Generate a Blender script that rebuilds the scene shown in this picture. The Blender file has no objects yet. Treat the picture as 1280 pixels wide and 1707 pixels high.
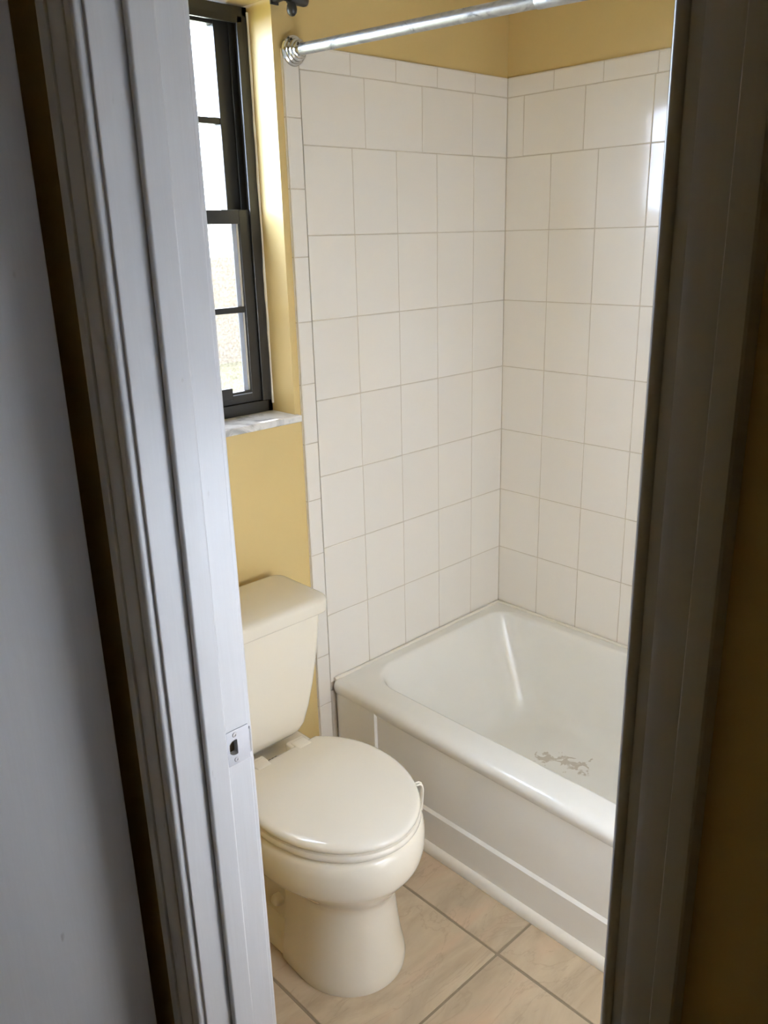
import bpy, bmesh, math, random
from mathutils import Vector, Matrix
random.seed(7)
scn = bpy.context.scene
COL = scn.collection

# ------------------------------------------------------------------ camera
cam_d = bpy.data.cameras.new('camera'); cam = bpy.data.objects.new('camera', cam_d); COL.objects.link(cam)
right = Vector((0.72386423, -0.68947244, -0.02546241))
down = Vector((-0.23368949, -0.21028837, -0.9492987))
fwd = Vector((0.64916084, 0.69311367, -0.31334269))
cm = Matrix((( right.x, -down.x, -fwd.x, -2.1121), (right.y, -down.y, -fwd.y, -1.6847),
             (right.z, -down.z, -fwd.z, 1.5854), (0, 0, 0, 1)))
cam.matrix_world = cm
cam_d.sensor_fit = 'HORIZONTAL'; cam_d.sensor_width = 36.0
cam_d.lens = 36.0 * 1394.36 / 1280.0
cam_d.clip_start = 0.02
scn.camera = cam

# ------------------------------------------------------------------ world and exposure
world = bpy.data.worlds.new('overcast_sky'); scn.world = world; world.use_nodes = True
bg = world.node_tree.nodes['Background']
bg.inputs[0].default_value = (0.79, 0.93, 1.24, 1); bg.inputs[1].default_value = 16.5
scn.view_settings.view_transform = 'Standard'; scn.view_settings.look = 'None'
scn.view_settings.gamma = 1.0; scn.view_settings.use_curve_mapping = False
scn.view_settings.exposure = 1.40
scn.cycles.max_bounces = 16; scn.cycles.diffuse_bounces = 10
scn.cycles.glossy_bounces = 6; scn.cycles.transparent_max_bounces = 12
scn.cycles.sample_clamp_indirect = 6.0
scn.cycles.caustics_reflective = False; scn.cycles.caustics_refractive = False

sun_d = bpy.data.lights.new('sun', 'SUN'); sun = bpy.data.objects.new('sun', sun_d); COL.objects.link(sun)
sun_d.energy = 54.0; sun_d.angle = math.radians(1.5); sun_d.color = (0.92, 0.98, 1.17)
SUN_EL, SUN_AZ = math.radians(29), math.radians(4.0)          # shines through the window onto the open bathroom door and the tub's end wall
sun.rotation_euler = Vector((math.sin(SUN_AZ) * math.cos(SUN_EL), -math.cos(SUN_AZ) * math.cos(SUN_EL), -math.sin(SUN_EL))).to_track_quat('-Z', 'Y').to_euler()
sun.location = (-1.2, 4, 5)

def portal(name, loc, rot, sx, sy):          # guides the sampling of daylight through a real opening; emits nothing itself
    l = bpy.data.lights.new(name, 'AREA'); l.shape = 'RECTANGLE'; l.size = sx; l.size_y = sy
    l.cycles.is_portal = True
    o = bpy.data.objects.new(name, l); COL.objects.link(o); o.location = loc; o.rotation_euler = rot
portal('daylight_portal', (-1.1375, 0.182, 1.62), (math.radians(-90), 0, 0), 0.60, 0.92)

# ------------------------------------------------------------------ materials
def new_mat(name):
    m = bpy.data.materials.new(name); m.use_nodes = True
    return m, m.node_tree, m.node_tree.nodes['Principled BSDF']
def N(nt, t, **kw):
    n = nt.nodes.new(t)
    for k, v in kw.items(): setattr(n, k, v)
    return n
def mix_rgb(nt, a, b, fac, blend='MIX'):
    n = N(nt, 'ShaderNodeMix', data_type='RGBA', blend_type=blend)
    for s, v in ((n.inputs[6], a), (n.inputs[7], b), (n.inputs[0], fac)):
        if hasattr(v, 'links') or isinstance(v, bpy.types.NodeSocket): nt.links.new(v, s)
        else: s.default_value = v if not isinstance(v, tuple) else (*v[:3], 1)
    return n.outputs[2]
def ramp(nt, src, stops):
    r = N(nt, 'ShaderNodeValToRGB'); nt.links.new(src, r.inputs[0])
    e = r.color_ramp.elements
    while len(e) < len(stops): e.new(0.5)
    for el, (p, c) in zip(e, stops): el.position = p; el.color = (*c, 1) if len(c) == 3 else c
    return r.outputs[0]
def noise(nt, scale, detail=3, vec=None, dist=0.0, rough=0.5):
    n = N(nt, 'ShaderNodeTexNoise'); n.inputs['Scale'].default_value = scale
    n.inputs['Detail'].default_value = detail; n.inputs['Distortion'].default_value = dist
    n.inputs['Roughness'].default_value = rough
    if vec is not None: nt.links.new(vec, n.inputs['Vector'])
    return n.outputs['Fac']
def coords(nt, scale=(1, 1, 1), kind='Object', rot=(0, 0, 0)):
    t = N(nt, 'ShaderNodeTexCoord'); mp = N(nt, 'ShaderNodeMapping')
    mp.inputs['Scale'].default_value = scale; mp.inputs['Rotation'].default_value = rot
    if kind == 'World':
        g = N(nt, 'ShaderNodeNewGeometry'); nt.links.new(g.outputs['Position'], mp.inputs[0])
    else: nt.links.new(t.outputs[kind], mp.inputs[0])
    return mp.outputs[0]
def bump(nt, b, h, strength, dist=0.002):
    n = N(nt, 'ShaderNodeBump'); n.inputs['Strength'].default_value = strength; n.inputs['Distance'].default_value = dist
    nt.links.new(h, n.inputs['Height']); nt.links.new(n.outputs[0], b.inputs['Normal'])
def simple(name, col, rough, var=0.04, scale=8.0, metal=0.0, bumps=None, spec=0.5, coat=0.0):
    m, nt, b = new_mat(name)
    v = coords(nt, kind='World')
    f = noise(nt, scale, 3, v)
    c = mix_rgb(nt, tuple(x * (1 - var) for x in col), tuple(min(1, x * (1 + var)) for x in col), f)
    nt.links.new(c, b.inputs['Base Color'])
    b.inputs['Roughness'].default_value = rough; b.inputs['Metallic'].default_value = metal
    b.inputs['Specular IOR Level'].default_value = spec; b.inputs['Coat Weight'].default_value = coat
    b.inputs['Coat Roughness'].default_value = 0.06
    if bumps: bump(nt, b, noise(nt, bumps[0], 2, v), bumps[1], bumps[2])
    return m
M = {}
M['paint'] = simple('yellow_wall_paint', (0.55, 0.412, 0.178), 0.42, 0.05, 5, bumps=(180, 0.12, 0.0015))
M['ceiling'] = simple('white_ceiling_paint', (0.75, 0.73, 0.68), 0.8, 0.03, 5, bumps=(90, 0.3, 0.003))
M['hall_floor'] = simple('brown_hall_floor', (0.12, 0.085, 0.055), 0.7, 0.1, 30)
M['grout'] = simple('wall_grout', (0.58, 0.53, 0.46), 0.85, 0.12, 40)
M['floor_grout'] = simple('floor_grout', (0.21, 0.165, 0.11), 0.9, 0.12, 60, bumps=(400, 0.3, 0.001))
M['caulk'] = simple('white_caulk', (0.78, 0.75, 0.68), 0.45, 0.05, 40)
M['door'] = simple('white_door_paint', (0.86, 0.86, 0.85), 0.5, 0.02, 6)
M['porcelain'] = simple('bone_porcelain', (0.76, 0.71, 0.61), 0.09, 0.015, 4, spec=0.55)
M['seat'] = simple('bone_seat_plastic', (0.75, 0.705, 0.62), 0.09, 0.015, 4)
M['chrome'] = simple('chrome', (0.55, 0.54, 0.52), 0.14, 0.03, 10, metal=1.0)
M['steel'] = simple('brushed_steel', (0.36, 0.37, 0.40), 0.42, 0.06, 60, metal=1.0)
M['screw'] = simple('dull_screw_metal', (0.30, 0.30, 0.31), 0.4, 0.1, 60, metal=1.0)
M['bronze'] = simple('dark_bronze_aluminium', (0.019, 0.0175, 0.0155), 0.32, 0.1, 30)
M['black'] = simple('black_metal', (0.010, 0.009, 0.008), 0.35, 0.1, 30)
M['ink'] = simple('grey_print_ink', (0.16, 0.14, 0.11), 0.5, 0.05, 60)
M['dark_wood'] = simple('raw_mortise_wood', (0.10, 0.065, 0.03), 0.8, 0.2, 60)
M['plastic'] = simple('white_plastic', (0.80, 0.77, 0.70), 0.3, 0.02, 20)
M['exterior'] = simple('tan_block_wall', (0.22, 0.185, 0.135), 0.9, 0.12, 3)
M['gasket_edge'] = simple('gasket_and_shaded_edge', (0.36, 0.40, 0.50), 0.5, 0.05, 20)  # also stands in for the shaded outside edge beyond the frosted panes

def wood_paint():                             # white paint with faint wood grain showing through
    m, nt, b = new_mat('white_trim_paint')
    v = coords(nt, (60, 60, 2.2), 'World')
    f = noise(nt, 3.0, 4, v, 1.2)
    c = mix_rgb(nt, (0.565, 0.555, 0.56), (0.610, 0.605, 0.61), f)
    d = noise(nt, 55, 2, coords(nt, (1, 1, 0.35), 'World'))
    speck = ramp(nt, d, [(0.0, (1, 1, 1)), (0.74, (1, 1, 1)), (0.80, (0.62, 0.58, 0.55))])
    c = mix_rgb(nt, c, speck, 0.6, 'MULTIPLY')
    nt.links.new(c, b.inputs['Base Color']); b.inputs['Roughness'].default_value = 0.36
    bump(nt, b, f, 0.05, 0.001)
    return m
M['trim'] = wood_paint()
def tile_mat():
    m, nt, b = new_mat('glazed_wall_tile')
    oi = N(nt, 'ShaderNodeObjectInfo')
    c = ramp(nt, oi.outputs['Random'], [(0.0, (0.800, 0.768, 0.726)), (0.5, (0.825, 0.797, 0.757)), (1.0, (0.808, 0.779, 0.741))])
    nt.links.new(c, b.inputs['Base Color'])
    b.inputs['Roughness'].default_value = 0.10
    bump(nt, b, noise(nt, 7, 1, coords(nt, kind='World')), 0.010, 0.004)
    return m
M['tile'] = tile_mat()
def floor_mat():
    m, nt, b = new_mat('travertine_floor_tile')
    oi = N(nt, 'ShaderNodeObjectInfo')
    off = N(nt, 'ShaderNodeVectorMath', operation='SCALE'); nt.links.new(oi.outputs['Location'], off.inputs[0]); off.inputs['Scale'].default_value = 3.7
    g = N(nt, 'ShaderNodeTexCoord'); add = N(nt, 'ShaderNodeVectorMath', operation='ADD')
    nt.links.new(g.outputs['Object'], add.inputs[0]); nt.links.new(off.outputs[0], add.inputs[1])
    mp = N(nt, 'ShaderNodeMapping'); mp.inputs['Rotation'].default_value = (0, 0, 0.5); mp.inputs['Scale'].default_value = (1.0, 2.6, 1)
    nt.links.new(add.outputs[0], mp.inputs[0])
    f1 = noise(nt, 3.2, 9, mp.outputs[0], 0.9, 0.64)
    c1 = ramp(nt, f1, [(0.28, (0.315, 0.240, 0.158)), (0.5, (0.42, 0.328, 0.222)), (0.72, (0.50, 0.40, 0.275))])
    f2 = noise(nt, 1.8, 4, mp.outputs[0], 1.2, 0.55)
    pink = ramp(nt, f2, [(0.52, (0, 0, 0)), (0.66, (0.9, 0.9, 0.9))])
    c2 = mix_rgb(nt, c1, (0.47, 0.335, 0.225), pink)
    f3 = noise(nt, 2.4, 5, mp.outputs[0], 1.6, 0.6)
    vein = ramp(nt, f3, [(0.478, (0, 0, 0)), (0.498, (0.38, 0.38, 0.38)), (0.506, (0, 0, 0))])
    c3 = mix_rgb(nt, c2, (0.27, 0.205, 0.135), vein)
    f4 = noise(nt, 34, 2, add.outputs[0])
    dirt = ramp(nt, f4, [(0.77, (0, 0, 0)), (0.80, (0.8, 0.8, 0.8))])
    c4 = mix_rgb(nt, c3, (0.10, 0.08, 0.06), dirt)
    nt.links.new(c4, b.inputs['Base Color']); b.inputs['Roughness'].default_value = 0.42
    bump(nt, b, f1, 0.25, 0.002)
    return m
M['floor_tile'] = floor_mat()
def enamel_mat():
    m, nt, b = new_mat('worn_white_tub_enamel')
    v = coords(nt, kind='World')
    f = noise(nt, 7, 5, v, 0.4)
    c = mix_rgb(nt, (0.80, 0.795, 0.765), (0.85, 0.85, 0.83), f)
    # bare patch where the coating has peeled on the tub floor
    g = N(nt, 'ShaderNodeNewGeometry'); fields = []
    for (cx_, cy_, sx_, sy_) in ((-0.272, -0.405, 30, 24), (-0.236, -0.482, 22, 15)):
        mp = N(nt, 'ShaderNodeMapping'); mp.inputs['Location'].default_value = (-cx_ * sx_, -cy_ * sy_, 0); mp.inputs['Scale'].default_value = (sx_, sy_, 0)
        nt.links.new(g.outputs['Position'], mp.inputs[0])
        ln = N(nt, 'ShaderNodeVectorMath', operation='LENGTH'); nt.links.new(mp.outputs[0], ln.inputs[0]); fields.append(ln.outputs['Value'])
    mn = N(nt, 'ShaderNodeMath', operation='MINIMUM'); nt.links.new(fields[0], mn.inputs[0]); nt.links.new(fields[1], mn.inputs[1])
    f2 = noise(nt, 34, 4, v, 0.8)
    s = N(nt, 'ShaderNodeMath', operation='MULTIPLY_ADD'); nt.links.new(mn.outputs[0], s.inputs[0]); s.inputs[1].default_value = -0.26
    nt.links.new(f2, s.inputs[2])
    mask = ramp(nt, s.outputs[0], [(0.34, (0, 0, 0)), (0.40, (0.8, 0.8, 0.8))])
    c = mix_rgb(nt, c, (0.50, 0.45, 0.38), mask)
    nt.links.new(c, b.inputs['Base Color']); b.inputs['Roughness'].default_value = 0.16
    return m
M['enamel'] = enamel_mat()
def rod_mat():
    m, nt, b = new_mat('worn_galvanised_rod')
    f = noise(nt, 26, 5, coords(nt, (1, 0.7, 1), 'World'), 0.8, 0.65)
    c = ramp(nt, f, [(0.28, (0.10, 0.095, 0.095)), (0.42, (0.34, 0.345, 0.35)), (0.7, (0.47, 0.475, 0.48))])
    nt.links.new(c, b.inputs['Base Color']); b.inputs['Metallic'].default_value = 0.9
    r = ramp(nt, f, [(0.3, (0.6, 0.6, 0.6)), (0.6, (0.34, 0.34, 0.34))]); nt.links.new(r, b.inputs['Roughness'])
    return m
M['rod'] = rod_mat()
def marble_mat():
    m, nt, b = new_mat('white_marble')
    f = noise(nt, 9, 7, coords(nt, (1, 1, 1), 'World'), 1.8, 0.6)
    c = ramp(nt, f, [(0.34, (0.40, 0.40, 0.41)), (0.47, (0.76, 0.76, 0.77)), (0.7, (0.82, 0.82, 0.83))])
    nt.links.new(c, b.inputs['Base Color']); b.inputs['Roughness'].default_value = 0.25
    return m
M['marble'] = marble_mat()
def glass(name, frosted):
    m = bpy.data.materials.new(name); m.use_nodes = True; nt = m.node_tree
    for n in list(nt.nodes):
        if n.type != 'OUTPUT_MATERIAL': nt.nodes.remove(n)
    out = nt.nodes[0]
    tr = N(nt, 'ShaderNodeBsdfTransparent'); gl = N(nt, 'ShaderNodeBsdfGlossy'); gl.inputs['Roughness'].default_value = 0.03
    lw = N(nt, 'ShaderNodeLayerWeight'); pw = N(nt, 'ShaderNodeMath', operation='POWER'); nt.links.new(lw.outputs['Facing'], pw.inputs[0]); pw.inputs[1].default_value = 5.0
    fr = N(nt, 'ShaderNodeMath', operation='MULTIPLY_ADD'); nt.links.new(pw.outputs[0], fr.inputs[0]); fr.inputs[1].default_value = 0.7; fr.inputs[2].default_value = 0.04
    last = tr.outputs[0]
    if frosted:
        v = coords(nt, kind='World')
        f = noise(nt, 210, 2, v, 0.2, 0.6)
        tcol = ramp(nt, f, [(0.36, (0.36, 0.338, 0.30)), (0.64, (0.52, 0.505, 0.475))])
        nt.links.new(tcol, tr.inputs[0])
        tl = N(nt, 'ShaderNodeBsdfTranslucent'); tl.inputs[0].default_value = (0.9, 0.9, 0.86, 1)
        mx = N(nt, 'ShaderNodeMixShader'); mx.inputs[0].default_value = 0.006
        nt.links.new(tr.outputs[0], mx.inputs[1]); nt.links.new(tl.outputs[0], mx.inputs[2]); last = mx.outputs[0]
    else: tr.inputs[0].default_value = (0.95, 0.97, 0.96, 1)
    m2 = N(nt, 'ShaderNodeMixShader'); nt.links.new(fr.outputs[0], m2.inputs[0])
    nt.links.new(last, m2.inputs[1]); nt.links.new(gl.outputs[0], m2.inputs[2]); nt.links.new(m2.outputs[0], out.inputs[0])
    return m
M['glass'] = glass('clear_glass', False)
M['frosted'] = glass('pebbled_frosted_glass', True)
def lawn():
    m, nt, b = new_mat('dry_pale_lawn')
    f = noise(nt, 3, 6, coords(nt, kind='World'))
    nt.links.new(ramp(nt, f, [(0.3, (0.12, 0.115, 0.055)), (0.7, (0.18, 0.165, 0.09))]), b.inputs['Base Color']); b.inputs['Roughness'].default_value = 0.95
    return m
M['lawn'] = lawn()

# ------------------------------------------------------------------ helpers
def link(name, me, mat, parent=None, label=None, cat=None, kind=None, group=None, smooth=False, loc=None):
    o = bpy.data.objects.new(name, me); COL.objects.link(o)
    if mat is not None and not me.materials: me.materials.append(M[mat])
    if parent is not None: o.parent = parent
    if loc is not None: o.location = loc
    tag(o, label, cat, kind, group)
    if smooth:
        for p in me.polygons: p.use_smooth = True
    return o
def tag(o, label=None, cat=None, kind=None, group=None):
    if label: o['label'] = label
    if cat: o['category'] = cat
    if kind: o['kind'] = kind
    if group: o['group'] = group
def empty(name, loc=(0, 0, 0), label=None, cat=None, kind=None, group=None):
    o = bpy.data.objects.new(name, None); COL.objects.link(o); o.location = loc; o.empty_display_size = 0.05
    tag(o, label, cat, kind, group); return o
def mesh_from(bm, name='mesh', smooth_angle=None, flat_big=False):
    bmesh.ops.recalc_face_normals(bm, faces=bm.faces)
    me = bpy.data.meshes.new(name)
    if smooth_angle is not None:
        for f in bm.faces: f.smooth = True
        for e in bm.edges:
            if len(e.link_faces) == 2 and e.calc_face_angle(0) > math.radians(smooth_angle): e.smooth = False
    if flat_big and len(bm.faces) > 6:
        nrm = [Vector(v) for v in ((1, 0, 0), (0, 1, 0), (0, 0, 1))]
        for f in bm.faces:
            if max(abs(f.normal.dot(v)) for v in nrm) > 0.9999: f.smooth = False
    bm.to_mesh(me); bm.free(); return me
def add_box(bm, x0, x1, y0, y1, z0, z1, bev=0.0, seg=2):
    r = bmesh.ops.create_cube(bm, size=1.0)
    for v in r['verts']:
        v.co = Vector(((x0 + x1) / 2 + v.co.x * (x1 - x0), (y0 + y1) / 2 + v.co.y * (y1 - y0), (z0 + z1) / 2 + v.co.z * (z1 - z0)))
    if bev > 0:
        es = list({e for v in r['verts'] for e in v.link_edges})
        bmesh.ops.bevel(bm, geom=es, offset=bev, segments=seg, affect='EDGES', profile=0.5)
def box(name, x0, x1, y0, y1, z0, z1, mat, parent=None, bev=0.0, seg=2, **kw):
    bm = bmesh.new(); add_box(bm, x0, x1, y0, y1, z0, z1, bev, seg)
    return link(name, mesh_from(bm, name, 40 if bev else None, True), mat, parent, **kw)
def boxes(name, lst, mat, parent=None, bev=0.0, **kw):
    bm = bmesh.new()
    for b in lst: add_box(bm, *b, bev=bev)
    return link(name, mesh_from(bm, name, 40 if bev else None, True), mat, parent, **kw)
def loft(bm, rings, cap0=True, cap1=True, closed=True):
    vs = [[bm.verts.new(p) for p in r] for r in rings]
    n = len(rings[0])
    for a, b in zip(vs[:-1], vs[1:]):
        for i in range(n if closed else n - 1):
            j = (i + 1) % n
            bm.faces.new((a[i], a[j], b[j], b[i]))
    if cap0: bm.faces.new(vs[0])
    if cap1: bm.faces.new(vs[-1])
    return vs
def tube(bm, pts, rad, n=14, cap=True):
    pts = [Vector(p) for p in pts]; rings = []
    rad = rad if isinstance(rad, (list, tuple)) else [rad] * len(pts)
    ref = None
    for i, p in enumerate(pts):
        t = (pts[min(i + 1, len(pts) - 1)] - pts[max(i - 1, 0)]).normalized()
        if ref is None:
            ref = t.orthogonal().normalized()
        u = (ref - t * ref.dot(t)).normalized(); w = t.cross(u); ref = u
        rings.append([p + (u * math.cos(2 * math.pi * k / n) + w * math.sin(2 * math.pi * k / n)) * rad[i] for k in range(n)])
    loft(bm, rings, cap, cap)
def lathe(bm, origin, axis, prof, n=32):        # prof: (distance along axis, radius)
    axis = Vector(axis).normalized(); u = axis.orthogonal().normalized(); w = axis.cross(u); o = Vector(origin)
    rings = [[o + axis * d + (u * math.cos(2 * math.pi * k / n) + w * math.sin(2 * math.pi * k / n)) * max(r, 1e-4) for k in range(n)] for d, r in prof]
    loft(bm, rings)
def rrect(x0, x1, y0, y1, r, z, n=8):           # rounded rectangle ring
    rs = r if isinstance(r, (list, tuple)) else [r] * 4
    pts = []
    for (cx, cy, a0, rr) in ((x1, y1, 0, rs[0]), (x0, y1, 90, rs[1]), (x0, y0, 180, rs[2]), (x1, y0, 270, rs[3])):
        sx = -1 if cx == x1 else 1; sy = -1 if cy == y1 else 1
        for k in range(n + 1):
            a = math.radians(a0 + 90 * k / n)
            pts.append(Vector((cx + sx * rr + rr * math.cos(a), cy + sy * rr + rr * math.sin(a), z)))
    return pts

# ------------------------------------------------------------------ geometry constants (metres; tub corner at x=0, y=0)
XD0, XD1 = -1.646, -1.524      # door wall: hall face, bathroom face
YJL, YJR = -0.748, -1.424      # the two jamb faces of the doorway
CEIL = 2.44
YF = -1.545                    # front wall of the bathroom, at the near end of the tub
YO = 0.180                     # outer face of the back wall
WX0, WX1, WZ0, WZ1 = -1.445, -0.830, 1.142, 2.092   # window opening in the back wall

# ------------------------------------------------------------------ room shell
S = dict(kind='structure')
wall_back = boxes('wall_back', [(WX1, 0.2, 0.008, YO, 0, CEIL), (-1.70, WX0, 0.008, YO, 0, CEIL),
    (WX0, WX1, 0.008, YO, 0, WZ0), (WX0, WX1, 0.008, YO, WZ1, CEIL)], 'paint',
    label='yellow painted wall with the window and toilet, tiled above the tub', cat='wall', **S)
wall_right = box('wall_right', 0.008, 0.2, YF - 0.1, YO, 0, CEIL, 'paint', label='long tiled wall beside the bathtub, yellow paint above', cat='wall', **S)
wall_door = boxes('wall_door', [(XD0, XD1, YJL + 0.02, 0.008, 0, CEIL), (XD0, XD1, YF, YJR - 0.02, 0, CEIL),
    (XD0, XD1, YJR - 0.02, YJL + 0.02, 2.065, CEIL), (XD0, XD1, -3.3, YF, 0, CEIL)], 'paint', label='yellow wall around the bathroom doorway, in shade', cat='wall', **S)
wall_front = box('wall_front', XD1, 0.008, YF - 0.11, YF, 0, CEIL, 'paint', label='yellow wall at the near end of the bathtub', cat='wall', **S)
box('tile_field', -0.765, 0.0, YF, YF + 0.008, 0.36, 2.0, 'tile', wall_front)
boxes('wall_hall', [(-3.0, -2.9, -3.3, -0.12, 0, CEIL), (-3.0, XD0, -0.22, -0.12, 0, CEIL), (-3.0, XD0, -3.4, -3.3, 0, CEIL)], 'paint',
      label='yellow walls of the dark hallway', cat='wall', **S)
box('ceiling', -3.0, 0.2, -3.4, YO, CEIL, CEIL + 0.1, 'ceiling', label='white bathroom and hallway ceiling', cat='ceiling', **S)
floor = box('floor', -1.60, 0.2, YF - 0.11, YO, -0.12, -0.0022, 'floor_grout', label='beige stone tiled bathroom floor', cat='floor', **S)
box('floor_hall', -3.0, -1.60, -3.4, -0.12, -0.12, -0.004, 'hall_floor', label='dark brown hallway floor', cat='floor', **S)

# floor tiles, 16 inch, each a part of the floor
PIT = 0.4095; GX, GY = -0.9035, -0.7375; gap = 0.0065
def floor_tile(x0, x1, y0, y1):
    x0 += gap / 2; x1 -= gap / 2; y0 += gap / 2; y1 -= gap / 2
    bm = bmesh.new(); cx, cy = (x0 + x1) / 2, (y0 + y1) / 2
    add_box(bm, x0 - cx, x1 - cx, y0 - cy, y1 - cy, -0.010, 0.0, 0.0015, 2)
    link('floor_tile', mesh_from(bm, 'floor_tile', 40, True), 'floor_tile', floor, loc=(cx, cy, 0))
xs = [XD1 - 0.06, GX - PIT, GX, -0.755]
ys = [YF] + [GY + k * PIT for k in range(-1, 2)] + [0.008]
for a, b in zip(xs[:-1], xs[1:]):
    for c, d in zip(ys[:-1], ys[1:]):
        if d - c > 0.02: floor_tile(a, b, c, d)

# wall tiles: 6x8 inch upright, one row of 8x6 on top, narrow bullnose borders
P, PH = 0.1545, 0.2041; Z0 = 0.570; G = 0.0026
zr = [0.357] + [Z0 + k * PH for k in range(7)]            # up to 1.7946
ZT, ZC = 1.9555, 2.010
cache = {}
def wall_tile(wall, u0, u1, z0, z1, name='tile', round_edge=None):
    u0 += G / 2; u1 -= G / 2; z0 += G / 2; z1 -= G / 2
    w, h = round(u1 - u0, 4), round(z1 - z0, 4)
    key = (wall is wall_back, w, h, round_edge)
    if key not in cache:
        bm = bmesh.new()
        if wall is wall_back: add_box(bm, -w / 2, w / 2, 0.0, 0.0079, -h / 2, h / 2)
        else: add_box(bm, 0.0, 0.0079, -w / 2, w / 2, -h / 2, h / 2)
        ax = 1 if wall is wall_back else 0
        front = [e for e in bm.edges if all(abs(v.co[ax]) < 1e-6 for v in e.verts)]
        big = []
        if round_edge == 'top': big = [e for e in front if all(v.co.z > h / 2 - 1e-5 for v in e.verts)]
        if round_edge == 'left': big = [e for e in front if all(v.co.x < -w / 2 + 1e-5 for v in e.verts)]
        if big: bmesh.ops.bevel(bm, geom=big, offset=0.0060, segments=4, affect='EDGES', profile=0.5)
        front = [e for e in bm.edges if all(abs(v.co[ax]) < 1e-6 for v in e.verts)]
        bmesh.ops.bevel(bm, geom=front, offset=0.0011, segments=2, affect='EDGES', profile=0.5)
        cache[key] = mesh_from(bm, name, 50, True)
    u = (u0 + u1) / 2; z = (z0 + z1) / 2
    j = random.uniform(-0.0003, 0.0003)
    loc = (u, j, z) if wall is wall_back else (j, u, z)
    return link(name, cache[key], 'tile', wall, loc=loc)
XE = -0.7645
ca = [XE] + [-(0.1462 + k * P) for k in range(3, -1, -1)] + [0.0]
for z0, z1 in zip(zr[:-1], zr[1:]):
    for a, b in zip(ca[:-1], ca[1:]): wall_tile(wall_back, a, b, z0, z1)
ct = [XE, -0.5625, -0.3565, -0.1525, 0.0]
for a, b in zip(ct[:-1], ct[1:]): wall_tile(wall_back, a, b, zr[-1], ZT)
cc = [XE, -0.606, -0.4515, -0.297, -0.1425, 0.0]
for a, b in zip(cc[:-1], cc[1:]): wall_tile(wall_back, a, b, ZT, ZC, 'trim_tile', 'top')
zb = [0.0]; k = 0
z = 1.852
zl = []
while z > 0.02: zl.append(z); z -= 0.1555
zl = sorted(zl); zb = [0.0] + zl + [1.9955]
for a, b in zip(zb[:-1], zb[1:]): wall_tile(wall_back, -0.8115, XE, a, b, 'trim_tile', 'left')
YE = -1.545
cb = [0.0, -0.1599]
while cb[-1] - P > YE + 0.02: cb.append(cb[-1] - P)
cb.append(YE); cb = cb[::-1]
for z0, z1 in zip(zr[:-1], zr[1:]):
    for a, b in zip(cb[:-1], cb[1:]): wall_tile(wall_right, a, b, z0, z1)
cb2 = [0.0, -0.060]
while cb2[-1] - 0.2045 > YE + 0.02: cb2.append(cb2[-1] - 0.2045)
cb2.append(YE); cb2 = cb2[::-1]
for a, b in zip(cb2[:-1], cb2[1:]): wall_tile(wall_right, a, b, zr[-1], ZT)
cb3 = [0.0, -0.160]
while cb3[-1] - 0.1575 > YE + 0.02: cb3.append(cb3[-1] - 0.1575)
cb3.append(YE); cb3 = cb3[::-1]
for a, b in zip(cb3[:-1], cb3[1:]): wall_tile(wall_right, a, b, ZT, ZC, 'trim_tile', 'top')
# grout beds, recessed behind the tile faces
boxes('grout_bed', [(XE, 0.004, 0.0010, 0.0085, 0.33, ZC - 0.004), (-0.8095, XE + 0.002, 0.0010, 0.0085, 0.0, 1.994), (XE, -0.68, 0.0010, 0.0085, 0.0, 0.335)], 'grout', wall_back)  # last box is added to grey the gap at the tub end like shadow
box('grout_bed', 0.0010, 0.0085, YE, 0.004, 0.33, ZC - 0.004, 'grout', wall_right)

# ------------------------------------------------------------------ doorway: jambs, stops, casings, strike plate
door = empty('door_1', ((XD0 + XD1) / 2, (YJL + YJR) / 2, 0), 'white painted wooden door frame the bathroom is seen through', 'door frame', **S)
OFF = Vector(door.location)
def D(o):
    o.location = -OFF; return o
ZH = 2.045
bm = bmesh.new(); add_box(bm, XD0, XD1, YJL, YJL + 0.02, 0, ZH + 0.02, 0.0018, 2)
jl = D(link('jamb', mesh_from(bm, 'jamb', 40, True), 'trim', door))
# latch mortise cut into the jamb behind the strike plate
SZ = 0.8735
bm = bmesh.new(); add_box(bm, -1.5585, -1.5445, YJL - 0.01, YJL + 0.013, SZ - 0.013, SZ + 0.013, 0.003, 2)
cut = bpy.data.objects.new('cutter', mesh_from(bm)); COL.objects.link(cut); cut.location = -OFF; cut.parent = door
md = jl.modifiers.new('mortise', 'BOOLEAN'); md.operation = 'DIFFERENCE'; md.object = cut; md.solver = 'EXACT'
bpy.context.view_layer.update()
me2 = bpy.data.meshes.new_from_object(jl.evaluated_get(bpy.context.evaluated_depsgraph_get()))
jl.modifiers.clear(); jl.data = me2; bpy.data.objects.remove(cut)
D(box('jamb', XD0, XD1, YJR - 0.02, YJR, 0, ZH + 0.02, 'trim', door, 0.0018))
D(box('jamb', XD0, XD1, YJR, YJL, ZH, ZH + 0.02, 'trim', door, 0.0018))
SX0, SX1 = -1.6035, -1.5675
D(box('door_stop', SX0, SX1, YJL - 0.011, YJL, 0, ZH, 'trim', door, 0.0035, 3))
D(box('door_stop', SX0, SX1, YJR, YJR + 0.011, 0, ZH, 'trim', door, 0.0035, 3))
D(box('door_stop', SX0, SX1, YJR + 0.011, YJL - 0.011, ZH - 0.011, ZH, 'trim', door, 0.0035, 3))
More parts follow.
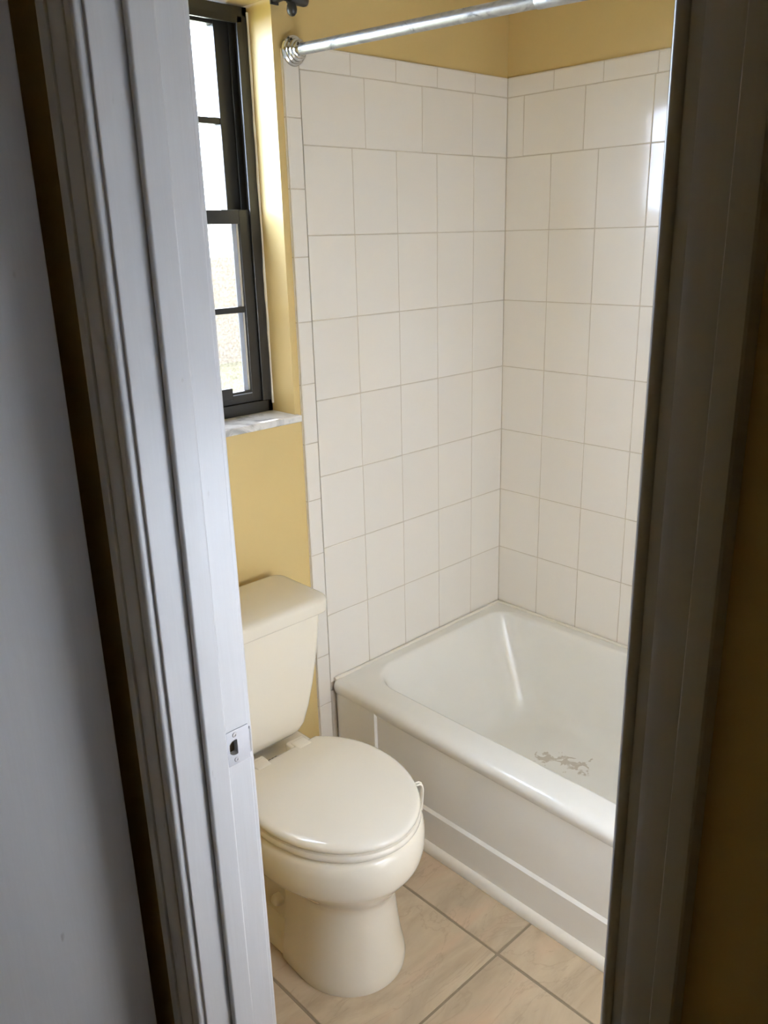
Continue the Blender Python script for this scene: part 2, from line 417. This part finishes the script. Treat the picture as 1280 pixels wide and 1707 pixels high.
# casing profile: (distance from inner edge, thickness)
CW = 0.0600
PROF = [(0.0, 0.0), (0.0, 0.0058)] + [(0.0043 - 0.0043 * math.cos(math.radians(a)), 0.0058 + 0.0043 * math.sin(math.radians(a))) for a in range(18, 181, 18)] + [
        (0.0090, 0.0058), (0.0094, 0.0070), (0.0100, 0.0074), (0.0182, 0.0082), (0.0188, 0.0098), (0.0196, 0.0104), (0.0240, 0.0118), (0.0290, 0.0128), (0.0340, 0.0132), (0.0390, 0.0130), (0.0428, 0.0124),
        (0.0434, 0.0150), (0.0442, 0.0158), (0.0560, 0.0166), (0.0588, 0.0160), (0.0600, 0.0140), (0.0600, 0.0)]
def casing(y_in, sgn, face_x, out, k=1.0):            # vertical member; sgn: direction of y away from the opening; out: -1 hall, +1 bathroom
    bm = bmesh.new()
    rings = [[Vector((face_x + out * t * (1 + (k - 1) * 0.8), y_in + sgn * d * k, zz)) for d, t in PROF] for zz in (0.0, ZH + 0.005)]
    rings[1] = [Vector((v.x, v.y, ZH + 0.005 + d)) for v, (d, t) in zip(rings[1], PROF)]   # mitre
    loft(bm, rings)
    return D(link('casing', mesh_from(bm, 'casing', 28, True), 'trim', door))
def casing_head(face_x, out):
    bm = bmesh.new()
    rings = [[Vector((face_x + out * t, (YJR - 0.005 - d) if s == 0 else (YJL + 0.005 + d), ZH + 0.005 + d)) for d, t in PROF] for s in (0, 1)]
    loft(bm, rings)
    return D(link('casing', mesh_from(bm, 'casing', 28, True), 'trim', door))
for fx, out in ((XD0, -1), (XD1, 1)):
    casing(YJL + 0.005, 1, fx, out, 1.22 if out < 0 else 1.0); casing(YJR - 0.005, -1, fx, out); casing_head(fx, out)
# strike plate with a D shaped latch hole
def strike():
    bm = bmesh.new(); px0, px1 = -1.5655, XD1 - 0.001; hz = 0.0287; r = 0.004
    yb, yf = YJL + 0.0002, YJL - 0.0014
    n = 8
    outer = [(v.x, v.y) for v in rrect(px0, px1, -hz, hz, [0.0005, r, r, 0.0005], 0, n)]     # 36 points ccw from +x+z corner
    hx0, hx1, hh = -1.5605, -1.5455, 0.0125
    inner = []
    for v in rrect(hx0, hx1, -hh, hh, [0.002, 0.011, 0.011, 0.002], 0, n): inner.append((v.x, v.y))
    a = [bm.verts.new((x, yf, SZ + zz)) for x, zz in outer]; b = [bm.verts.new((x, yf, SZ + zz)) for x, zz in inner]
    c = [bm.verts.new((x, yb, SZ + zz)) for x, zz in outer]; d = [bm.verts.new((x, yb, SZ + zz)) for x, zz in inner]
    m = len(a)
    for i in range(m):
        j = (i + 1) % m
        bm.faces.new((a[i], a[j], b[j], b[i])); bm.faces.new((a[j], a[i], c[i], c[j])); bm.faces.new((b[i], b[j], d[j], d[i]))
    # curved lip towards the bathroom
    lip = []
    for k in range(7):
        t = math.radians(90 * k / 6)
        lip.append((px1 + 0.0055 * math.sin(t), yf + 0.0055 * (1 - math.cos(t))))
    rings = [[Vector((x, y, SZ - 0.020)), Vector((x, y, SZ + 0.020)), Vector((x - 0.0006, y + 0.0012, SZ + 0.020)), Vector((x - 0.0006, y + 0.0012, SZ - 0.020))] for x, y in lip]
    loft(bm, rings)
    o = link('strike_plate', mesh_from(bm, 'strike_plate', 35, True), 'steel', door, label='brushed steel strike plate with latch hole'); D(o)
    for s in (-1, 1):
        bm = bmesh.new(); lathe(bm, (-1.549, YJL - 0.0013, SZ + s * 0.0208), (0, -1, 0), [(-0.001, 0.0042), (0.0003, 0.0042), (0.0008, 0.0036), (0.0009, 0.0016), (0.0, 0.0014)], 20)
        link('screw', mesh_from(bm, 'screw', 35), 'screw', o)
    bm = bmesh.new(); add_box(bm, -1.5582, -1.5448, YJL + 0.0100, YJL + 0.0126, SZ - 0.0126, SZ + 0.0126)
    link('mortise_liner', mesh_from(bm), 'dark_wood', o)
strike()
# the bathroom door itself, opened square into the room beside the right jamb
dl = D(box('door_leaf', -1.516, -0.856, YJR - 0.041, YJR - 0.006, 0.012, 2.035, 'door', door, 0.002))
for s_, yy in ((1, YJR - 0.006), (-1, YJR - 0.041)):
    bm = bmesh.new(); lathe(bm, (-0.92, yy, SZ), (0, s_, 0), [(0, 0.032), (0.004, 0.032), (0.008, 0.026), (0.012, 0.012), (0.030, 0.011), (0.036, 0.022), (0.046, 0.027), (0.056, 0.025), (0.062, 0.014), (0.063, 0.0)], 28)
    link('door_knob', mesh_from(bm, 'door_knob', 40), 'steel', dl)
# open white door leaf at the left edge of the hallway
leaf = empty('door_2', (-1.681, -0.640, 0.0), 'plain white hallway door standing open at the left edge', 'door', **S)
leaf.rotation_euler = (0, 0, math.radians(-12))
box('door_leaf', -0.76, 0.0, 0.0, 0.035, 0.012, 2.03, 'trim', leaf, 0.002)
bm = bmesh.new()
for zc in (0.25, 1.02, 1.80): tube(bm, [(-0.768, -0.0025, zc - 0.045), (-0.768, -0.0025, zc + 0.045)], 0.007, 12)
link('hinge', mesh_from(bm, 'hinge', 40), 'steel', leaf)
boxes('trim_1', [(-2.49, -2.420, -0.40, -0.22, 0, 2.06)], 'trim', label='white post carrying the hallway door hinges', cat='trim', **S)

# ------------------------------------------------------------------ window in the back wall
win = empty('window_1', ((WX0 + WX1) / 2, 0.12, WZ0), 'dark bronze single hung window with clear upper and frosted lower panes', 'window', **S)
WO = Vector(win.location)
def W(o):
    o.location = -WO; return o
FY0, FY1 = 0.098, 0.178
ZS = 1.158                                      # top of the marble sill
fx0, fx1 = WX0 + 0.002, WX1 - 0.002
zt = WZ1 - 0.004
# fixed frame: jambs with tracks, head, sill
fr = W(boxes('window_frame', [(fx1 - 0.014, fx1, FY0, FY1, ZS, zt), (fx0, fx0 + 0.014, FY0, FY1, ZS, zt),
    (fx0, fx1, FY0, FY1, zt - 0.020, zt), (fx0, fx1, FY0, FY1, ZS, ZS + 0.030)], 'bronze', win, 0.0012))
def fpart(name, x0, x1, y0, y1, z0, z1, bev=0.0012, mat='bronze', par=None):
    o = box(name, x0, x1, y0, y1, z0, z1, mat, par or fr, bev); return o
for s in (0, 1):
    def X(d0, d1): return (fx1 - d1, fx1 - d0) if s == 0 else (fx0 + d0, fx0 + d1)
    fpart('track', *X(0.012, 0.028), 0.098, 0.1035, ZS + 0.03, zt - 0.02)
    fpart('track', *X(0.012, 0.030), 0.131, 0.1345, ZS + 0.03, zt - 0.02)
    fpart('track', *X(0.012, 0.034), 0.170, 0.176, ZS + 0.03, zt - 0.02)
fpart('head_stop', fx0 + 0.014, fx1 - 0.014, 0.098, 0.106, zt - 0.034, zt - 0.018)
def sash(name, y0, y1, zb0, zt0, stile, bot, top, muntins, mat, xi):
    a0, a1 = fx0 + xi, fx1 - xi
    root = W(boxes(name, [(a1 - stile, a1, y0, y1, zb0, zt0), (a0, a0 + stile, y0, y1, zb0, zt0),
        (a0 + stile, a1 - stile, y0, y1, zb0, zb0 + bot), (a0 + stile, a1 - stile, y0, y1, zt0 - top, zt0)], 'bronze', win, 0.0012))
    g0, g1 = a0 + stile, a1 - stile; zc = [zb0 + bot] + muntins + [zt0 - top]
    xm = (g0 + g1) / 2
    for mz in muntins: box('muntin', g0, g1, y0 + 0.002, y1 - 0.004, mz - 0.0072, mz + 0.0072, 'bronze', root, 0.0012)
    box('muntin', xm - 0.0072, xm + 0.0072, y0 + 0.003, y1 - 0.004, zb0 + bot, zt0 - top, 'bronze', root, 0.001)
    ym = (y0 + y1) / 2 + 0.004
    cols = [(g0, xm - 0.0065), (xm + 0.0065, g1)]
    for (c0, c1) in cols:
        for q in range(len(zc) - 1):
            lo = zc[q] + (0.0065 if q else 0); hi = zc[q + 1] - (0.0065 if q < len(zc) - 2 else 0)
            box('pane', c0, c1, ym - 0.0015, ym + 0.0015, lo, hi, mat, root)
    return root, (g0, g1)
up, gu = sash('upper_sash', 0.138, 0.166, 1.624, zt - 0.020, 0.040, 0.026, 0.014, [1.852], 'glass', 0.026)
lo, gl_ = sash('lower_sash', 0.106, 0.130, ZS + 0.030, 1.654, 0.040, 0.030, 0.032, [1.420], 'frosted', 0.016)
for (za, zb_) in ((ZS + 0.060, 1.4128), (1.4272, 1.622)):
    for side in (0, 1):
        xa = gl_[1] if side == 0 else gl_[0]; sg = -1 if side == 0 else 1
        a_, b_ = sorted((xa, xa + sg * 0.0035)); box('gasket', a_, b_, 0.114, 0.1203, za, zb_, 'caulk', lo)
        a_, b_ = sorted((xa + sg * 0.0035, xa + sg * 0.0150)); box('shaded_edge_strip', a_, b_, 0.1175, 0.1203, za, zb_, 'gasket_edge', lo)  # added strip, its blue-grey standing in for the shaded outside edge behind the pane
# lift handle on the bottom rail
box('lift_handle', gl_[1] - 0.20, gl_[1] - 0.064, 0.096, 0.107, ZS + 0.044, ZS + 0.074, 'bronze', lo, 0.002)
box('gasket', gl_[0], gl_[1], 0.1045, 0.1065, ZS + 0.0520, ZS + 0.0545, 'gasket_edge', lo, 0.0008)
# paint-smeared caulk bead between frame and reveal
bm = bmesh.new(); pts = []
zz = ZS + 0.02
while zz < zt: pts.append((WX1 - 0.0008 + random.uniform(-0.0008, 0.0008), FY0 - 0.0012, zz)); zz += 0.03
tube(bm, pts, [0.003 + random.uniform(-0.0008, 0.0009) for _ in pts], 8)
W(link('caulk_bead', mesh_from(bm, 'caulk', 60), 'caulk', win, smooth=True))
# marble sill
bm = bmesh.new(); add_box(bm, WX0 + 0.001, WX1 - 0.001, -0.004, YO, ZS - 0.0165, ZS, 0.001, 1); add_box(bm, WX0 - 0.006, -0.8225, -0.014, 0.0065, ZS - 0.0175, ZS + 0.0001, 0.0035, 3)
sill = link('window_sill', mesh_from(bm, 'window_sill', 40, True), 'marble', None, label='white marble sill under the dark window', cat='window sill', **S)

# the ground outside
box('ground', -25, 25, YO + 0.002, 30, -0.25, -0.15, 'lawn', label='pale lawn outside the window', cat='ground', **S)
box('garden_wall', -25, 25, 9.0, 9.2, -0.15, 1.35, 'exterior', label='tan block wall beyond the lawn, seen through frosted panes', cat='wall', **S)

# ------------------------------------------------------------------ bathtub
tub = empty('bathtub', (-0.38, -0.77, 0), 'white enamel bathtub with a panelled apron, against the tiled corner', 'bathtub')
TO = Vector(tub.location)
def T(o): o.location = -TO; return o
TX, TY = -0.765, -1.540; RH = 0.367
def tub_shell():
    bm = bmesh.new(); rings = []
    n = 10
    def rr(x0, x1, y0, y1, r, z): rings.append(rrect(x0, x1, y0, y1, r, z, n))
    e = 0.0005
    fr_ = [0.004, 0.022, 0.022, 0.004]
    rr(TX + 0.010, -e, TY, -e, fr_, 0.322)
    rr(TX + 0.0035, -e, TY, -e, fr_, 0.332)
    rr(TX + 0.0006, -e, TY, -e, fr_, 0.341)
    rr(TX, -e, TY, -e, fr_, 0.348)
    rr(TX + 0.002, -e, TY, -e, fr_, 0.3555)
    rr(TX + 0.007, -e, TY, -e, fr_, 0.3615)
    rr(TX + 0.015, -e - 0.001, TY, -e - 0.001, [0.004, 0.02, 0.02, 0.004], 0.3655)
    rr(TX + 0.026, -e - 0.003, TY + 0.004, -e - 0.003, [0.004, 0.018, 0.018, 0.004], RH)
    rr(TX + 0.030, -e - 0.004, TY + 0.006, -e - 0.004, [0.004, 0.018, 0.018, 0.004], RH + 0.0001)
    ix0, ix1, iy0, iy1 = -0.672, -0.044, -1.465, -0.048
    rr(ix0 - 0.010, ix1 + 0.007, iy0 - 0.010, iy1 + 0.007, [0.078, 0.125, 0.125, 0.078], RH)
    rr(ix0 - 0.006, ix1 + 0.004, iy0 - 0.006, iy1 + 0.004, [0.075, 0.122, 0.122, 0.075], RH - 0.0005)
    rr(ix0, ix1, iy0, iy1, [0.071, 0.118, 0.118, 0.071], RH - 0.003)
    rr(ix0 + 0.005, ix1 - 0.003, iy0 + 0.005, iy1 - 0.004, [0.069, 0.116, 0.116, 0.069], RH - 0.009)
    rr(ix0 + 0.008, ix1 - 0.005, iy0 + 0.012, iy1 - 0.010, [0.069, 0.116, 0.116, 0.069], RH - 0.020)
    fx0_, fx1_, fy0_, fy1_ = -0.600, -0.105, -1.38, -0.205
    zf = 0.058
    for k in range(1, 9):                                       # walls
        t = k / 8.0; s = t * 0.80
        z_ = RH - 0.020 - (RH - 0.020 - (zf + 0.050)) * t
        rr(ix0 + 0.008 + (fx0_ - ix0 - 0.03) * s, ix1 - 0.005 + (fx1_ - ix1 + 0.02) * s, iy0 + 0.012 + (fy0_ - iy0 - 0.03) * s, iy1 - 0.010 + (fy1_ - iy1 + 0.03) * s,
           [0.069 + 0.045 * s, 0.116 + 0.02 * s, 0.116 + 0.02 * s, 0.069 + 0.045 * s], z_)
    last = (ix0 + 0.008 + (fx0_ - ix0 - 0.03) * 0.8, ix1 - 0.005 + (fx1_ - ix1 + 0.02) * 0.8, iy0 + 0.012 + (fy0_ - iy0 - 0.03) * 0.8, iy1 - 0.010 + (fy1_ - iy1 + 0.03) * 0.8)
    for k in range(1, 7):                                       # rounded bottom
        a = math.radians(90 * k / 6); c = 1 - math.cos(a); s = math.sin(a)
        d = 0.045 * c
        rr(last[0] + 0.012 * s + d, last[1] - 0.012 * s - d, last[2] + 0.02 * s + d, last[3] - 0.02 * s - d, [0.106, 0.126, 0.126, 0.106], zf + 0.050 * (1 - s))
    for k in (1, 2, 3):
        q = 0.07 * k
        rr(last[0] + 0.057 + q, last[1] - 0.057 - q, last[2] + 0.065 + q * 1.5, last[3] - 0.065 - q * 1.5, max(0.106 - 0.03 * k, 0.01), zf - 0.0015 * k)
    loft(bm, rings, cap0=False, cap1=True)
    return mesh_from(bm, 'tub_shell', 60)
T(link('shell', tub_shell(), 'enamel', tub))
def apron():
    bm = bmesh.new()
    # outer face with a recessed panel; columns across y, rows down z
    ys_ = [-0.004, -0.010, -0.018, -0.027, -0.038, -0.180, -0.1835, -1.36, -1.3635, TY + 0.002]
    def depth(y, z):                                # inset from TX (positive into the tub)
        d = 0.0035
        if y > -0.038:
            t = (y + 0.038) / 0.034; d += 0.022 * (1 - math.sqrt(max(0, 1 - t * t)))
        if -1.362 < y < -0.182 and 0.1215 < z: d += 0.0075
        return d
    zs_ = [0.334, 0.325, 0.128, 0.1265, 0.1195, 0.116, 0.030, 0.0]
    grid = [[bm.verts.new((TX + depth(y, z) , y, z)) for y in ys_] for z in zs_]
    for a, b in zip(grid[:-1], grid[1:]):
        for i in range(len(ys_) - 1): bm.faces.new((a[i], a[i + 1], b[i + 1], b[i]))
    back = [[bm.verts.new((TX + 0.045, y, z)) for y in (ys_[0], ys_[-1])] for z in (zs_[0], zs_[-1])]
    bm.faces.new((back[0][0], back[0][1], back[1][1], back[1][0]))
    bm.faces.new([grid[k][0] for k in range(len(zs_))] + [back[1][0], back[0][0]])
    bm.faces.new([grid[k][-1] for k in range(len(zs_))] + [back[1][1], back[0][1]])
    bm.faces.new(grid[-1] + [back[1][1], back[1][0]])
    return mesh_from(bm, 'apron', 25)
T(link('apron', apron(), 'enamel', tub))
# painted quarter round at the foot of the apron
bm = bmesh.new()
prof = [(0, 0), (-0.016, 0), (-0.0165, 0.004), (-0.0150, 0.013), (-0.0105, 0.021), (-0.0045, 0.0255), (0, 0.0265)]
loft(bm, [[Vector((TX + 0.004 + x, y, z)) for x, z in prof] for y in (-0.05, TY + 0.002)])
link('baseboard_tub', mesh_from(bm, 'baseboard_tub', 50), 'caulk', None, label='white quarter round strip along the foot of the tub', cat='baseboard', **S)
# caulk bead where tile meets tub
bm = bmesh.new(); pr_ = []
pts = []
x = TX + 0.012
while x < -0.014: pts.append((x, -0.0068, RH + 0.001)); x += 0.02
pts.append((-0.0075, -0.0075, RH + 0.001)); y = -0.02
while y > TY: pts.append((-0.0068, y, RH + 0.001)); y -= 0.02
tube(bm, pts, [0.0062 + random.uniform(-0.0005, 0.0003) for _ in pts], 8)
T(link('caulk_bead', mesh_from(bm, 'caulk_bead', 60), 'caulk', tub, smooth=True))

# ------------------------------------------------------------------ toilet
CX = -1.138
toilet = empty('toilet', (CX, -0.35, 0), 'bone coloured two piece toilet with the lid closed', 'toilet')
CO = Vector((CX, -0.35, 0))
def K(o): o.location = Vector((CX, 0, 0)) - CO; return o      # meshes are built around x = 0 of the toilet's centre line
def egg(hx, yf, yc, yb, z, lb=None, n=56):
    """egg outline: ellipse to the front, long ellipse cut flat at yb to the back"""
    lb = lb or 0.34
    pts = []
    cosb = min(0.999, (yb - yc) / lb); ang = math.asin(cosb)
    for k in range(n):
        t = -ang + (math.pi + 2 * ang) * k / (n - 1)           # from back right round the front to back left
        s = math.sin(t); c = math.cos(t)
        y = yc - (yc - yf) * s if s >= 0 else yc - lb * s
        pts.append(Vector((hx * c, y, z)))
    nb = 9                                                     # straight back edge
    a, b = pts[-1], pts[0]
    for k in range(1, nb): pts.append(a.lerp(b, k / nb))
    return pts
def shrink(ring, d, dz=0.0):
    c = sum(ring, Vector()) / len(ring)
    n = len(ring); out = []
    for i in range(n):
        t = (ring[(i + 1) % n] - ring[i - 1]); nn = Vector((-t.y, t.x, 0)).normalized()
        if nn.dot(c - ring[i]) < 0: nn = -nn
        out.append(ring[i] + nn * d + Vector((0, 0, dz)))
    return out
def bowl():
    bm = bmesh.new()
    L = [  # z, hx, yfront, ycentre, yback
        (0.000, 0.128, -0.620, -0.480, -0.395), (0.012, 0.129, -0.622, -0.480, -0.395), (0.030, 0.1265, -0.619, -0.480, -0.395), (0.070, 0.120, -0.610, -0.480, -0.395),
        (0.120, 0.1130, -0.607, -0.480, -0.395), (0.170, 0.1080, -0.604, -0.480, -0.395), (0.203, 0.1070, -0.605, -0.478, -0.390), (0.218, 0.1100, -0.609, -0.474, -0.380),
        (0.230, 0.1180, -0.616, -0.470, -0.365), (0.245, 0.1320, -0.627, -0.460, -0.335), (0.262, 0.1490, -0.640, -0.450, -0.300), (0.280, 0.1660, -0.653, -0.445, -0.270),
        (0.2960, 0.1800, -0.6640, -0.440, -0.250), (0.3020, 0.1845, -0.6670, -0.438, -0.245), (0.312, 0.1880, -0.6700, -0.436, -0.235), (0.335, 0.1905, -0.6735, -0.435, -0.23),
        (0.362, 0.1895, -0.6725, -0.435, -0.23), (0.379, 0.1855, -0.6680, -0.435, -0.23), (0.3865, 0.1800, -0.6625, -0.435, -0.23), (0.3900, 0.172, -0.654, -0.435, -0.23)]
    loft(bm, [egg(hx, yf, yc, yb, z) for z, hx, yf, yc, yb in L])
    # rear trapway body, narrower than the front column
    R = [(0.0, 0.118, -0.47, -0.075), (0.020, 0.118, -0.47, -0.075), (0.034, 0.108, -0.47, -0.085), (0.050, 0.080, -0.46, -0.10), (0.10, 0.071, -0.46, -0.105), (0.135, 0.074, -0.46, -0.10),
         (0.150, 0.086, -0.46, -0.09), (0.162, 0.090, -0.46, -0.08), (0.205, 0.090, -0.46, -0.07), (0.225, 0.084, -0.46, -0.07), (0.245, 0.090, -0.46, -0.065), (0.275, 0.112, -0.46, -0.055), (0.310, 0.128, -0.46, -0.045), (0.340, 0.134, -0.46, -0.04),
         (0.375, 0.134, -0.46, -0.038), (0.384, 0.130, -0.46, -0.042), (0.3875, 0.124, -0.46, -0.05)]
    loft(bm, [rrect(-hx, hx, y0, y1, 0.034, z, 6) for z, hx, y0, y1 in R])
    return mesh_from(bm, 'bowl', 50)
bo = K(link('bowl', bowl(), 'porcelain', toilet))
def slab(levels):
    bm = bmesh.new(); loft(bm, levels); return mesh_from(bm, 'slab', 45)
base = egg(0.1805, -0.6675, -0.430, -0.262, 0, 0.208)
def at(ring, d, z): return [Vector((p.x, p.y, z)) for p in shrink(ring, d)]
def toward(ring, f, z):
    c = Vector((0, -0.45, 0)); return [Vector(((p.x - c.x) * f + c.x, (p.y - c.y) * f + c.y, z)) for p in ring]
seat_o = egg(0.1820, -0.6690, -0.430, -0.275, 0, 0.208)
K(link('seat', slab([at(seat_o, 0.016, 0.3895), at(seat_o, 0.012, 0.3935), at(seat_o, 0.003, 0.3945), at(seat_o, 0.0, 0.399), at(seat_o, 0.0, 0.4050), at(seat_o, 0.003, 0.4095), at(seat_o, 0.011, 0.4110), at(seat_o, 0.014, 0.4140)]), 'seat', toilet))
b2 = at(base, 0.022, 0)
lv = [at(base, 0.016, 0.4128), at(base, 0.010, 0.4142), at(base, 0.0025, 0.4155), at(base, 0.0004, 0.4190), at(base, 0.0005, 0.4235), at(base, 0.003, 0.4275), at(base, 0.008, 0.4303), at(base, 0.014, 0.4318), at(base, 0.022, 0.4326), toward(b2, 0.80, 0.4338), toward(b2, 0.5, 0.4350), toward(b2, 0.2, 0.4355)]
K(link('lid', slab(lv), 'seat', toilet))
for s in (-1, 1):
    bm = bmesh.new(); add_box(bm, s * 0.060 - 0.026, s * 0.060 + 0.026, -0.268, -0.236, 0.3885, 0.4300, 0.006, 3)
    add_box(bm, s * 0.060 - 0.020, s * 0.060 + 0.020, -0.288, -0.250, 0.412, 0.4340, 0.005, 3)
    K(link('hinge', mesh_from(bm, 'hinge', 40), 'seat', toilet))
# faint grey stamp printed on the deck between the hinges
bm = bmesh.new()
for k in range(5):
    xk = -0.020 + k * 0.0088
    add_box(bm, xk, xk + 0.0066, -0.2230, -0.2140, 0.3874, 0.3879)
K(link('print_mark', mesh_from(bm), 'ink', bo)).location = (0, 0, 0)
def tank():
    bm = bmesh.new()
    L = [(0.404, 0.080, -0.172, -0.055, 0.030), (0.406, 0.100, -0.190, -0.045, 0.035), (0.412, 0.114, -0.2005, -0.040, 0.036), (0.422, 0.1245, -0.2080, -0.036, 0.036), (0.437, 0.132, -0.2120, -0.034, 0.034),
         (0.48, 0.1445, -0.2160, -0.032, 0.032), (0.54, 0.159, -0.2185, -0.030, 0.031), (0.60, 0.1705, -0.2200, -0.030, 0.030), (0.66, 0.1795, -0.2210, -0.030, 0.030), (0.728, 0.187, -0.222, -0.030, 0.030)]
    rings = []
    for z, hx, y0, y1, r in L: rings.append(rrect(-hx, hx, y0, y1, [0.018, 0.018, r, r], z, 8))
    loft(bm, rings); return mesh_from(bm, 'tank', 50)
K(link('tank', tank(), 'porcelain', toilet))
def tank_lid():
    bm = bmesh.new(); x, y0, y1 = 0.2040, -0.2360, -0.018
    def r(d, z): return rrect(-x + d, x - d, y0 + d, y1 - d, [0.030 - d * .5, 0.030 - d * .5, 0.036 - d * .5, 0.036 - d * .5], z, 8)
    loft(bm, [r(0.006, 0.7235), r(0.002, 0.7250), r(0.0, 0.729), r(0.0, 0.752), r(0.0015, 0.757), r(0.005, 0.7610), r(0.010, 0.7632), r(0.020, 0.7645), r(0.06, 0.7655)])
    return mesh_from(bm, 'tank_lid', 50)
K(link('tank_lid', tank_lid(), 'porcelain', toilet))
for s in (-1, 1):
    bm = bmesh.new(); lathe(bm, (s * 0.086, -0.325, 0.095), (s, 0, 0.15), [(-0.02, 0.0145), (-0.001, 0.0145), (0.004, 0.013), (0.0075, 0.009), (0.009, 0.0)], 22)
    K(link('bolt_cap', mesh_from(bm, 'bolt_cap', 50), 'plastic', toilet))

# ------------------------------------------------------------------ hook of a rim hanger clipped over the bowl
hk = empty('rim_hanger', (-0.972, -0.545, 0.392), 'thin white wire hook clipped over the toilet bowl rim beside the tub', 'hook')
bm = bmesh.new()
nrm = Vector((0.86, -0.50, 0))                                   # outward from the bowl at this spot
path = [(-0.018, 0.0010), (-0.006, 0.0030), (0.004, 0.0080), (0.0110, 0.0090), (0.0160, 0.0050), (0.0180, -0.004), (0.0175, -0.020), (0.0165, -0.036), (0.0150, -0.050), (0.0140, -0.060)]
for off in (-0.0045, 0.0045):
    side = Vector((0.50, 0.86, 0)) * off
    tube(bm, [nrm * a + side + Vector((0, 0, b)) for a, b in path], 0.0024, 8)
tube(bm, [nrm * 0.014 + Vector((0.50, 0.86, 0)) * t + Vector((0, 0, -0.060)) for t in (-0.0055, 0.0055)], 0.0024, 8)
link('wire', mesh_from(bm, 'wire', 60), 'plastic', hk, smooth=True)

# ------------------------------------------------------------------ shower rod
rod = empty('shower_rod', (-0.777, -0.77, 1.95), 'worn metal shower curtain rod with a stepped chrome wall flange', 'rod')
A = Vector((-0.780, 0.004, 1.991)); B = Vector((-0.780, -1.543, 1.929)); RO = Vector(rod.location)
def Rd(o): o.location = -RO; return o
d = (B - A).normalized()
bm = bmesh.new(); tube(bm, [A + d * 0.01, A + d * 0.69], 0.0125, 20)
Rd(link('inner_tube', mesh_from(bm, 'inner_tube', 50), 'rod', rod))
bm = bmesh.new(); tube(bm, [A + d * 0.688, A + d * 0.69, B - d * 0.01], [0.0128, 0.0142, 0.0142], 20)
Rd(link('outer_tube', mesh_from(bm, 'outer_tube', 50), 'rod', rod))
for o_, dd in ((A, d), (B, -d)):
    bm = bmesh.new()
    lathe(bm, o_ + dd * 0.002, dd, [(0, 0.0315), (0.004, 0.0325), (0.008, 0.0310), (0.010, 0.0275), (0.0115, 0.0275), (0.0155, 0.0270), (0.0180, 0.0235), (0.0195, 0.0235), (0.0235, 0.0230), (0.0255, 0.0190),
        (0.0270, 0.0190), (0.0310, 0.0180), (0.0330, 0.0150), (0.036, 0.0130)], 36)
    Rd(link('flange', mesh_from(bm, 'flange', 30), 'chrome', rod))

# ------------------------------------------------------------------ black curtain rod above the window
cr = empty('curtain_rod', (-1.12, -0.06, 2.09), 'black curtain rod end and bracket above the window, cut by frame top', 'curtain rod')
CR = Vector(cr.location)
def Cd(o): o.location = -CR; return o
RX, RY, RZ = -0.822, -0.055, 2.078
bm = bmesh.new(); tube(bm, [(-1.47, RY, RZ + 0.002), (RX, RY, RZ + 0.002)], 0.0080, 16)
Cd(link('rod', mesh_from(bm, 'rod', 50), 'black', cr))
bm = bmesh.new(); lathe(bm, (RX - 0.004, RY, RZ + 0.002), (1, 0, 0), [(0, 0.0125), (0.040, 0.0125), (0.046, 0.0110), (0.0490, 0.0070), (0.0500, 0.0)], 24)
Cd(link('end_cap', mesh_from(bm, 'end_cap', 40), 'black', cr))
bm = bmesh.new(); lathe(bm, (RX + 0.002, RY, RZ - 0.006), (0, 0, -1), [(0, 0.0085), (0.006, 0.0105), (0.014, 0.0115), (0.021, 0.0100), (0.026, 0.0055), (0.0275, 0.0)], 22)
Cd(link('thumb_screw', mesh_from(bm, 'thumb_screw', 40), 'black', cr))
bm = bmesh.new(); add_box(bm, RX - 0.007, RX + 0.009, RY, 0.0075, RZ + 0.004, RZ + 0.014, 0.002); add_box(bm, RX - 0.010, RX + 0.012, 0.003, 0.0075, RZ - 0.004 + 0.004, RZ + 0.05, 0.001)
Cd(link('bracket', mesh_from(bm, 'bracket', 40), 'black', cr))
bm = bmesh.new(); add_box(bm, -1.46, -1.444, RY, 0.0075, RZ + 0.004, RZ + 0.014, 0.002)
Cd(link('bracket', mesh_from(bm, 'bracket', 40), 'black', cr))
